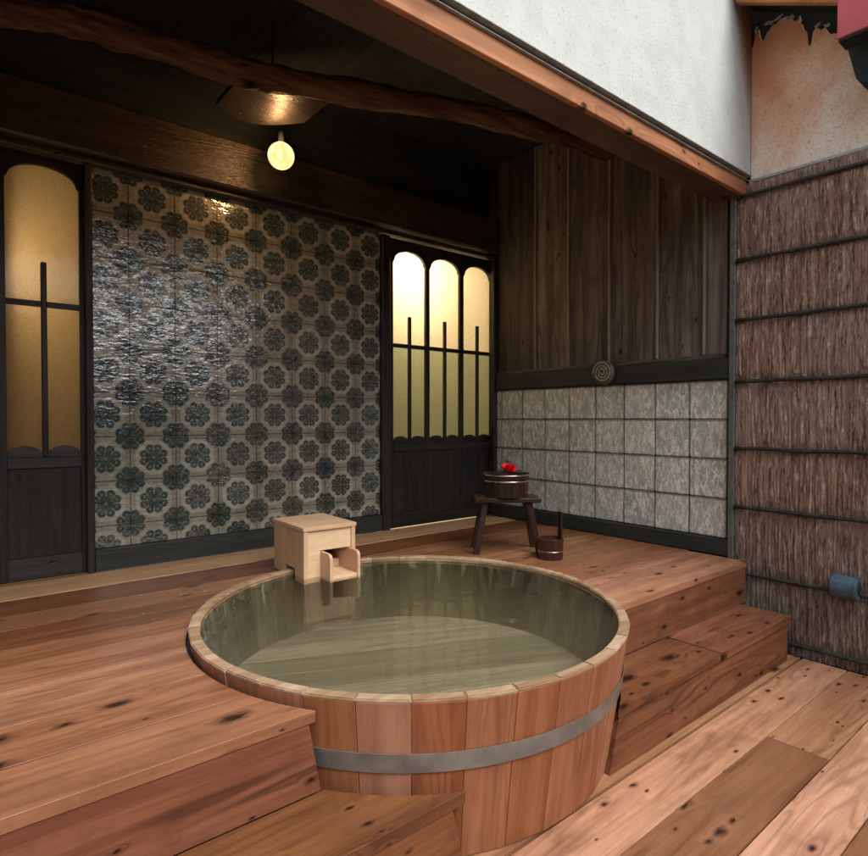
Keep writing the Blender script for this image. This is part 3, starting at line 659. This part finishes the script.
b = MB(); b.box(XB - .022, XB + .027, -2.4, 1.4695, 2.108, 2.1235, axis=1, bev=.001); b.build('drip_trim', greytrim, op)

ev = thing('eave', 'underside of a sloping timber eave above the broken plaster', 'eave', (3.4, 1.0, 2.9))
sl_ = (2.765 - 3.028) / (1.011 - 1.51)
def zr(y): return 3.028 + (y - 1.51) * sl_
b = MB(); b.prism([(1.46, zr(1.46)), (-.6, zr(-.6)), (-.6, zr(-.6) + .12), (1.46, zr(1.46) + .12)], 3.27, 3.31, 'yz', axis=1, bev=.003, tone=.4); b.build('barge_board', headerwood, ev)
b = MB(); b.prism([(1.46, zr(1.46) + .05), (-.6, zr(-.6) + .05), (-.6, zr(-.6) + .08), (1.46, zr(1.46) + .08)], 3.312, XB - .002, 'yz', axis=1, bev=0, tone=.2); b.build('soffit', darkwood, ev)
b = MB(); b.prism([(1.46, zr(1.46) + .121), (-.6, zr(-.6) + .121), (-.6, zr(-.6) + .17), (1.46, zr(1.46) + .17)], 3.22, XB - .002, 'yz', axis=1, bev=0); b.build('roof_board', darkwood, ev)
b = MB(); b.prism([(1.015, zr(1.01)), (.93, 2.40), (.90, 2.36), (.55, 2.30), (.55, zr(.55))], 3.34, 3.46, 'yz', axis=1, bev=.003, tone=.2); b.build('bracket', darkwood, ev)
rb = thing('red_box', 'red painted metal box hanging from the eave at the top right corner', 'box', (3.25, .95, 2.54))
b = MB(); b.box(3.16, 3.268, .80, .955, 2.52, 2.95, bev=.004); b.build('housing', redpaint, rb)
b = MB(); b.box(3.165, 3.263, .805, .95, 2.508, 2.519, bev=0); b.build('bottom_plate', void, rb)

# ------------------------------------------------------------------ bark wall
bw = thing('bark_wall', 'wall of reddish brown fibrous bark held by thin dark horizontal rods', 'wall', (3.49, .5, FZ))
def bark_mesh():
    yv = np.concatenate([np.arange(-2.4, .2, .02), np.arange(.2, 1.533, .0032)]); zv = np.arange(FZ, 2.108, .0125); zv[-1] = 2.1075
    rng = np.random.RandomState(3)
    def vn(y, z, py, pz, seed):
        r = np.random.RandomState(seed); g = r.rand(int(4.2 / py) + 3, int(2.7 / pz) + 3)
        a = (y + 2.4) / py; b_ = (z - FZ) / pz; i = a.astype(int); j = b_.astype(int); f = a - i; h = b_ - j; h = h * h * (3 - 2 * h); f = f * f * (3 - 2 * f)
        return (g[i, j] * (1 - f) + g[i + 1, j] * f) * (1 - h) + (g[i, j + 1] * (1 - f) + g[i + 1, j + 1] * f) * h
    Y, Z = np.meshgrid(yv, zv, indexing='ij')
    Yd = Y + .005 * (vn(Y, Z, .25, .12, 9) - .5)
    Yd = np.clip(Yd, -2.39, 1.55)
    h = .45 * vn(Yd, Z, .011, .30, 1) + .45 * vn(Yd, Z, .0065, .13, 2) + .25 * vn(Yd, Z, .05, .3, 4) + .25 * vn(Yd, Z, .12, .09, 5)
    rods = [-.40, -.072, .296, .628, 1.005, 1.35, 1.684, 2.04]
    pin = np.zeros_like(h); 
    for r in rods: pin = np.maximum(pin, np.exp(-((Z - r) / .03) ** 2))
    sag = np.zeros_like(h)
    for a, b_ in zip([FZ] + rods, rods + [2.11]):
        m = (Z >= a) & (Z < b_); sag[m] = np.sin(np.pi * (Z[m] - a) / (b_ - a)) * .003
    sheet = np.floor((Y + 2.4 + .04 * np.floor(Z / .35)) / .31)
    X = 3.490 - .011 * (h - .4) - sag - .004 * (sheet % 2) + .006 * pin
    X = np.minimum(X, 3.502)
    ny, nz = Y.shape
    co = np.stack([X, Y, Z], -1).reshape(-1, 3)
    idx = np.arange(ny * nz).reshape(ny, nz)
    f = np.stack([idx[:-1, :-1], idx[:-1, 1:], idx[1:, 1:], idx[1:, :-1]], -1).reshape(-1, 4)
    me = bpy.data.meshes.new('bark_sheets'); me.from_pydata(co.tolist(), [], f.tolist())
    a = me.attributes.new('hgt', 'FLOAT', 'POINT'); a.data.foreach_set('value', h.ravel())
    band = np.digitize(Z, rods); pid = rng.rand(40, 12)[sheet.astype(int) % 40, band]
    a = me.attributes.new('pid', 'FLOAT', 'POINT'); a.data.foreach_set('value', pid.ravel().astype(float))
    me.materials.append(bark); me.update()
    o = bpy.data.objects.new('bark_sheets', me); COL.objects.link(o); o.parent = bw
    o.matrix_parent_inverse = Matrix.Translation(bw.location).inverted()
bark_mesh()
b = MB(); b.box(XB + .0, XB + .03, -2.4, 1.533, -.502, 2.106, bev=0); b.build('backing', void, bw)
for zc in [-.40, -.072, .296, .628, 1.005, 1.35, 1.684, 2.04]:
    b = MB(); n = 60; pts = [(3.474, -2.4 + 3.93 * i / n, zc + .004 * mnoise.noise(Vector((i * .35, zc * 9, 0)))) for i in range(n + 1)]
    rad = [.0105 * (1 + (.22 if i % 5 == 0 else 0) + .15 * mnoise.noise(Vector((i * .7, zc, 3)))) for i in range(n + 1)]
    b.tube(pts, rad, 8); b.build('rod', rodmat, bw)
cap = thing('blue_cap', 'short blue grey plastic sleeve around a rod low on the bark wall', 'pipe cap', (3.455, .982, -.038))
b = MB(); b.lathe([(.034, -.055), (.052, -.055), (.0555, -.050), (.0555, .046), (.058, .048), (.058, .056), (.054, .059), (.034, .059)], n=32, closed=True, mat=Matrix.Rotation(R(90), 4, 'X'), smooth=False)
b.build('sleeve', bluecap, cap, world=False)
b = MB(); b.lathe([(.0001, -.056), (.033, -.056), (.033, .058), (.0001, .058)], n=24, mat=Matrix.Rotation(R(90), 4, 'X')); b.build('core', darkmetal, cap, world=False)

# ------------------------------------------------------------------ the tub
tub = thing('round_tub', 'big round cedar soaking tub full of water, with a grey steel hoop', 'tub', (CX, CY, FZ))
random.seed(21); NS = 35; ph = R(-127.56); da = 2 * math.pi / NS
st = MB(); rm = MB(); inn = MB(); TH = .040
zs = [FZ + .002, -.3, -.15, .034]
for i in range(NS):
    a0 = ph + i * da; a1 = a0 + da; tone = random.random(); g_ = .0007; jr = random.uniform(-.002, .002)
    bm = bmesh.new(); rings = []
    n = 4
    for z in [FZ + .002, .030]:
        o_ = [];
        for k in range(n + 1):
            a = a0 + g_ + (a1 - a0 - 2 * g_) * k / n; am = (a0 + a1) / 2
            ch = math.cos(da / 2) / math.cos(a - am); r = Rt(z) + jr; r = r * (.55 + .45 * ch)
            o_.append(bm.verts.new((CX + r * math.cos(a), CY + r * math.sin(a), z)))
        for k in range(n, -1, -1):
            a = a0 + g_ + (a1 - a0 - 2 * g_) * k / n; r = Rt(z) - TH
            o_.append(bm.verts.new((CX + r * math.cos(a), CY + r * math.sin(a), z)))
        rings.append(o_)
    m_ = len(rings[0])
    for k in range(m_): bm.faces.new((rings[0][k], rings[0][(k + 1) % m_], rings[1][(k + 1) % m_], rings[1][k]))
    bm.faces.new(rings[0][::-1]); bm.faces.new(rings[1])
    bmesh.ops.recalc_face_normals(bm, faces=bm.faces)
    bmesh.ops.bevel(bm, geom=[e for e in bm.edges if e.calc_face_angle(0) > .6], offset=.0022, segments=1, affect='EDGES')
    st.bm(bm, tone=tone, off=(random.uniform(0, 50), random.uniform(0, 50), 0), gpf=lambda c, a0=a0: (c.z, (math.atan2(c.y - CY, c.x - CX) - a0) * .8 % 5.0, 0))
    # worn rim segment, proud of the stave by a hair
    bm = bmesh.new(); rings = []; zt = .040 + random.uniform(-.0012, .0012)
    for z, e in [(.0305, .0), (zt, .0)]:
        o_ = []
        for k in range(n + 1):
            a = a0 + g_ + (a1 - a0 - 2 * g_) * k / n; am = (a0 + a1) / 2; ch = math.cos(da / 2) / math.cos(a - am)
            r = (Rt(z) + jr) * (.55 + .45 * ch); o_.append(bm.verts.new((CX + r * math.cos(a), CY + r * math.sin(a), z)))
        for k in range(n, -1, -1):
            a = a0 + g_ + (a1 - a0 - 2 * g_) * k / n; r = Rt(z) - TH; o_.append(bm.verts.new((CX + r * math.cos(a), CY + r * math.sin(a), z)))
        rings.append(o_)
    for k in range(m_): bm.faces.new((rings[0][k], rings[0][(k + 1) % m_], rings[1][(k + 1) % m_], rings[1][k]))
    bm.faces.new(rings[0][::-1]); bm.faces.new(rings[1]); bmesh.ops.recalc_face_normals(bm, faces=bm.faces)
    te = [e for e in bm.edges if all(v.co.z > zt - 1e-4 for v in e.verts)]
    bmesh.ops.bevel(bm, geom=te, offset=.0035, segments=2, affect='EDGES')
    rm.bm(bm, tone=tone, smooth=False)
st.build('staves', cypress, tub); rm.build('rim', rimwood, tub)
WZ = .021; BZ = -.27
for i in range(NS):
    a0 = ph + i * da; bm = bmesh.new()
    q = [bm.verts.new((CX + (Rt(z) - TH - e) * math.cos(a), CY + (Rt(z) - TH - e) * math.sin(a), z)) for a, z, e in ((a0 + .0012, BZ, .006), (a0 + da - .0012, BZ, .006), (a0 + da - .0012, .026, .0006), (a0 + .0012, .026, .0006))]
    bm.faces.new(q); am = a0 + da / 2
    inn.bm(bm, gpf=lambda c, a0=a0: (c.z, (math.atan2(c.y - CY, c.x - CX) - a0) * .8 % 5.0, 0))
inn.build('lining', innerwood, tub)
hp = MB(); hz0, hz1 = -.176, -.119; rr_ = lambda z: Rt(z) + .0015
hp.lathe([(rr_(hz0), hz0), (rr_(hz0) + .003, hz0), (rr_(hz1) + .003, hz1), (rr_(hz1), hz1)], c=(CX, CY, 0), n=140, closed=True, smooth=False)
hp.build('hoop', steel, tub)
bot = MB(); rb_ = Rt(BZ) - TH
D = Vector((math.cos(R(-24)), math.sin(R(-24)), 0)); wbd = .165
for k in range(-5, 6):
    w0, w1 = k * wbd + .002, (k + 1) * wbd - .002; lim = rb_ - .002
    if abs(w0) >= lim and abs(w1) >= lim: continue
    w0, w1 = max(w0, -lim), min(w1, lim); pts = []
    n = 10
    for j in range(n + 1): w = w0 + (w1 - w0) * j / n; pts.append((math.sqrt(max(1e-6, rb_ ** 2 - w * w)), w))
    for j in range(n, -1, -1): w = w0 + (w1 - w0) * j / n; pts.append((-math.sqrt(max(1e-6, rb_ ** 2 - w * w)), w))
    bot.prism(pts, -.03, 0, bev=.003, mat=Matrix.Translation((CX, CY, BZ)) @ Matrix.Rotation(R(-24), 4, 'Z'))
bot.build('bottom_boards', bottomwood, tub)
wt = MB(); bm = bmesh.new(); n = 120
tp = [bm.verts.new((CX + (Rt(WZ) - TH - .0035) * math.cos(2 * math.pi * k / n), CY + (Rt(WZ) - TH - .0035) * math.sin(2 * math.pi * k / n), WZ)) for k in range(n)]
lw_ = [bm.verts.new((CX + (Rt(BZ) - TH - .009) * math.cos(2 * math.pi * k / n), CY + (Rt(BZ) - TH - .009) * math.sin(2 * math.pi * k / n), BZ + .002)) for k in range(n)]
ft = bm.faces.new(tp); fb = bm.faces.new(lw_[::-1])
sides = [bm.faces.new((lw_[k], lw_[(k + 1) % n], tp[(k + 1) % n], tp[k])) for k in range(n)]
bm.faces.ensure_lookup_table(); wt.bm(bm)
wt.mi = [0] + [1] * (n + 1)
tag(wt.build('water', [water_top, water_side]), None, kind='structure')

# ------------------------------------------------------------------ water spout box on the rim
sx = thing('spout_box', 'pale wooden box with an open water trough on the tub rim', 'water spout', (1.34, 2.61, .0), R(-2))
w, dp, hh = .284, .36, .250      # local: x right, y away, z up
b = MB(); t = .022
b.prism([(t + .001, hh), (w - t - .001, hh), (w - t - .001, -.005), (.258, -.005), (.258, .148), (.092, .148), (.092, -.005), (t + .001, -.005)], .008, .026, 'xz', axis=0, bev=.001, tone=.95)  # front toned lighter than the sides: fall of light put into the colour
b.build('front_panel', hinoki, sx, world=False)
for a in (0, w - t):
    b = MB(); b.prism([(0, -.005), (0, hh), (dp, hh), (dp, .008), (.225, .008), (.225, .055), (.105, .055), (.105, -.005)], a, a + t, 'yz', axis=2, bev=.0015, tone=.35); b.build('side_panel', hinoki, sx, world=False)
b = MB(); b.box(t + .001, w - t - .001, dp - t, dp - .001, .008, hh, tone=.5); b.build('back_panel', hinoki, sx, world=False)
b = MB(); b.box(-.004, w + .004, -.005, dp + .008, hh + .0005, hh + .020, tone=.6, bev=.002); b.build('lid', hinoki, sx, world=False)
tr = MB()
def cheek(x): tr.prism([(.18, .008), (.18, .144)] + [(.18 * 0 - .062 - .028 * math.sin(R(a)), .116 + .028 * math.cos(R(a))) for a in range(0, 91, 15)] + [(-.09, .008)], x, x + .016, 'yz', axis=1, bev=.0015, tone=.3)
cheek(.0930); cheek(.245)
tr.box(.1095, .2445, -.085, .18, .010, .034, axis=1, tone=.9, bev=.001)
tr.box(.1095, .2445, .10, .118, .0345, .075, tone=.9, bev=.001)
tr.build('trough', hinoki, sx, world=False)
b = MB(); b.box(.1095, .2445, .19, .2, .03, .145, bev=0); b.build('inner_board', darkwood, sx, world=False)

# ------------------------------------------------------------------ stool, bucket, camellia, small pail
stl = thing('wooden_stool', 'dark four legged wooden stool in front of the grey tiles', 'stool', (2.62, 2.50, 0), R(-38))
b = MB(); b.box(-.195, .195, -.105, .105, .302, .330, tone=.5, bev=.006); b.build('seat', stoolwood, stl, world=False)
for a in (-1, 1):
    for c in (-1, 1):
        b = MB(); bm = bmesh.new(); bmesh.ops.create_cube(bm, size=1)
        for v in bm.verts:
            tz = v.co.z + .5; cx = a * (.185 - .055 * tz); cy = c * (.095 - .03 * tz)
            v.co = Vector((cx + v.co.x * .036, cy + v.co.y * .028, .3015 * tz))
        bmesh.ops.bevel(bm, geom=bm.edges[:], offset=.003, segments=1, affect='EDGES')
        b.bm(bm, 2); b.build('leg', stoolwood, stl, world=False)
for a in (-1, 1):
    b = MB(); b.box(a * .150 - .010, a * .150 + .010, -.06, .06, .19, .215, axis=1); b.build('stretcher', stoolwood, stl, world=False)

def bucket(parent, mat, r0, r1, h, hoops, ns=16, wall=.011, hw=.004, handle=None):
    b = MB(); da_ = 2 * math.pi / ns
    for i in range(ns):
        a0 = i * da_; bm = bmesh.new(); rings = []; hi = h
        if handle is not None and i == handle: hi = h + .115
        for z in (0, hi):
            r = r0 + (r1 - r0) * z / h; vs = []
            for k in range(3): a = a0 + .006 + (da_ - .012) * k / 2; vs.append(bm.verts.new((r * math.cos(a), r * math.sin(a), z)))
            for k in range(2, -1, -1): a = a0 + .006 + (da_ - .012) * k / 2; vs.append(bm.verts.new(((r - wall) * math.cos(a), (r - wall) * math.sin(a), z)))
            rings.append(vs)
        for k in range(6): bm.faces.new((rings[0][k], rings[0][(k + 1) % 6], rings[1][(k + 1) % 6], rings[1][k]))
        bm.faces.new(rings[0][::-1]); bm.faces.new(rings[1]); bmesh.ops.recalc_face_normals(bm, faces=bm.faces)
        bmesh.ops.bevel(bm, geom=[e for e in bm.edges if e.calc_face_angle(0) > .6], offset=.001, segments=1, affect='EDGES')
        b.bm(bm, 2)
    b.build('staves', mat, parent, world=False)
    b = MB(); b.lathe([(.0001, .012), (r0 - wall, .012), (r0 - wall, .02), (.0001, .02)], n=32); b.build('base', mat, parent, world=False)
    for z in hoops:
        r = r0 + (r1 - r0) * z / h
        b = MB(); b.lathe([(r + .0006, z - hw), (r + .0028, z - hw * .6), (r + .0028, z + hw * .6), (r + .0006, z + hw)], n=48, closed=True); b.build('hoop', brass, parent, world=False)
bc = thing('wooden_bucket', 'black wooden bucket with two silver hoops, standing on the stool', 'bucket', (2.625, 2.50, .3308))
bucket(bc, stoolwood, .128, .138, .140, [.095, .131], 18)
bwz = MB(); bwz.lathe([(.0001, .118), (.125, .118)], n=40)
m = M('bucket_water'); m.set((.01, .012, .012), .03, m.bump(m.noise(m.obj(), 30, 2), .1, .005)); bwz.build('water_surface', m.m, bc, world=False)
pl = thing('small_pail', 'small brown lacquered pail with one long upright handle, on the deck beside the stool', 'pail', (2.675, 2.20, 0.0005), R(10))
bucket(pl, ladlewood, .070, .074, .118, [.047], 12, .009, .003)
b = MB(); b.box(.060, .073, -.016, .016, .02, .262, axis=2, bev=.003); b.build('handle', stoolwood, pl, world=False)
# place the handle stave to the right and back of the pail as seen in the photo
pl.rotation_euler = (0, 0, R(-15))

fw = thing('red_camellia', 'red camellia blossom with dark leaves lying on the rim of the black bucket', 'flower', (2.575, 2.435, .478))
b = MB()
def petal(ang, tilt, size, lift):
    bm = bmesh.new(); n, mm = 7, 7; g2 = []
    for i in range(n):
        u_ = i / (n - 1); row = []
        for j in range(mm):
            v_ = j / (mm - 1) * 2 - 1; wd = math.sin(math.pi * (.12 + .80 * u_)) ** .7
            row.append(bm.verts.new((size * u_, size * .55 * wd * v_, size * (.35 * u_ ** 2 + .22 * v_ * v_ * wd))))
        g2.append(row)
    for i in range(n - 1):
        for j in range(mm - 1): bm.faces.new((g2[i][j], g2[i + 1][j], g2[i + 1][j + 1], g2[i][j + 1]))
    b.bm(bm, smooth=True, mat=Matrix.Translation((0, 0, lift)) @ Matrix.Rotation(ang, 4, 'Z') @ Matrix.Rotation(-tilt, 4, 'Y'))
for i in range(6): petal(i * 1.047, .25, .042, .0)
for i in range(5): petal(i * 1.257 + .4, .75, .036, .004)
for i in range(4): petal(i * 1.57 + .2, 1.1, .028, .006)
b.build('petals', petalmat, fw, world=False)
b = MB(); b.lathe([(.0001, .0), (.006, .004), (.007, .022), (.0001, .026)], n=12); b.build('stamens', gold, fw, world=False)
for ang, tl, sz in [(.5, .75, .062), (1.7, .9, .055), (-.9, .35, .06), (2.6, .5, .05)]:
    b = MB(); bm = bmesh.new(); g2 = []
    for i in range(9):
        u_ = i / 8; wd = math.sin(math.pi * min(1, u_ + .02)) ** .8
        g2.append([bm.verts.new((sz * u_, sz * .26 * wd * s_, sz * (.12 * abs(s_) * wd - .25 * u_ * u_))) for s_ in (-1, 0, 1)])
    for i in range(8):
        for j in range(2): bm.faces.new((g2[i][j], g2[i + 1][j], g2[i + 1][j + 1], g2[i][j + 1]))
    b.bm(bm, smooth=True, mat=Matrix.Translation((math.cos(ang) * .018, math.sin(ang) * .018, -.002)) @ Matrix.Rotation(ang, 4, 'Z') @ Matrix.Rotation(-tl, 4, 'Y')); b.build('leaf', leafmat, fw, world=False)
fw.rotation_euler = (R(18), R(-14), .4); fw.scale = (1.35,) * 3

# ------------------------------------------------------------------ what closes the yard beyond the frame
fn = thing('unseen_fence', 'unseen dark board fence behind the camera, shaped for the tile reflections', 'fence', (0, -3.2, FZ))  # out of view; height and dark tone set to steer the tile wall's reflections
b = MB()
for i in range(64): b.box(-6 + i * .15, -6 + (i + 1) * .15 - .006, -3.22, -3.2, -.56, 2.40 + random.uniform(-.01, .01), axis=2)
b.build('boards', fencewood, fn)
b = MB(); b.box(-6, 3.6, -3.26, -3.222, 1.5, 1.58); b.box(-6, 3.6, -3.26, -3.222, .1, .18); b.build('rail', fencewood, fn)
sw = thing('side_wall', 'dark board wall closing the left end of the bathing room', 'wall', (-1.65, 2.5, 0))
b = MB()
for i in range(14): b.box(-1.7, -1.62, 1.48 + i * .236, 1.48 + (i + 1) * .236 - .003, FZ, 2.86, axis=2)
b.box(-1.6, .165, YA + .0, YA + .1, 0, 2.09, axis=2)
b.box(-1.6, -.65, YA + .101, YA + .15, 0, 2.86, bev=0)
b.build('boards', darkwood, sw)

dr = MB(); rng = random.Random(5)
for i in range(16):
    x_, y_ = rng.uniform(.62, .95), rng.uniform(2.35, 2.95); r_ = rng.uniform(.001, .0028)
    dr.lathe([(.0001, r_ * .55), (r_ * .6, r_ * .42), (r_ * .95, r_ * .15), (r_, 0)], c=(x_, y_, .0006), n=10)
dm = M('splash_water'); dm.set((.75, .75, .72), .03, spec=1.0)
tag(dr.build('water_drops', dm.m), 'tiny splashed water drops scattered over the deck boards left of the tub', 'water drops', kind='stuff')
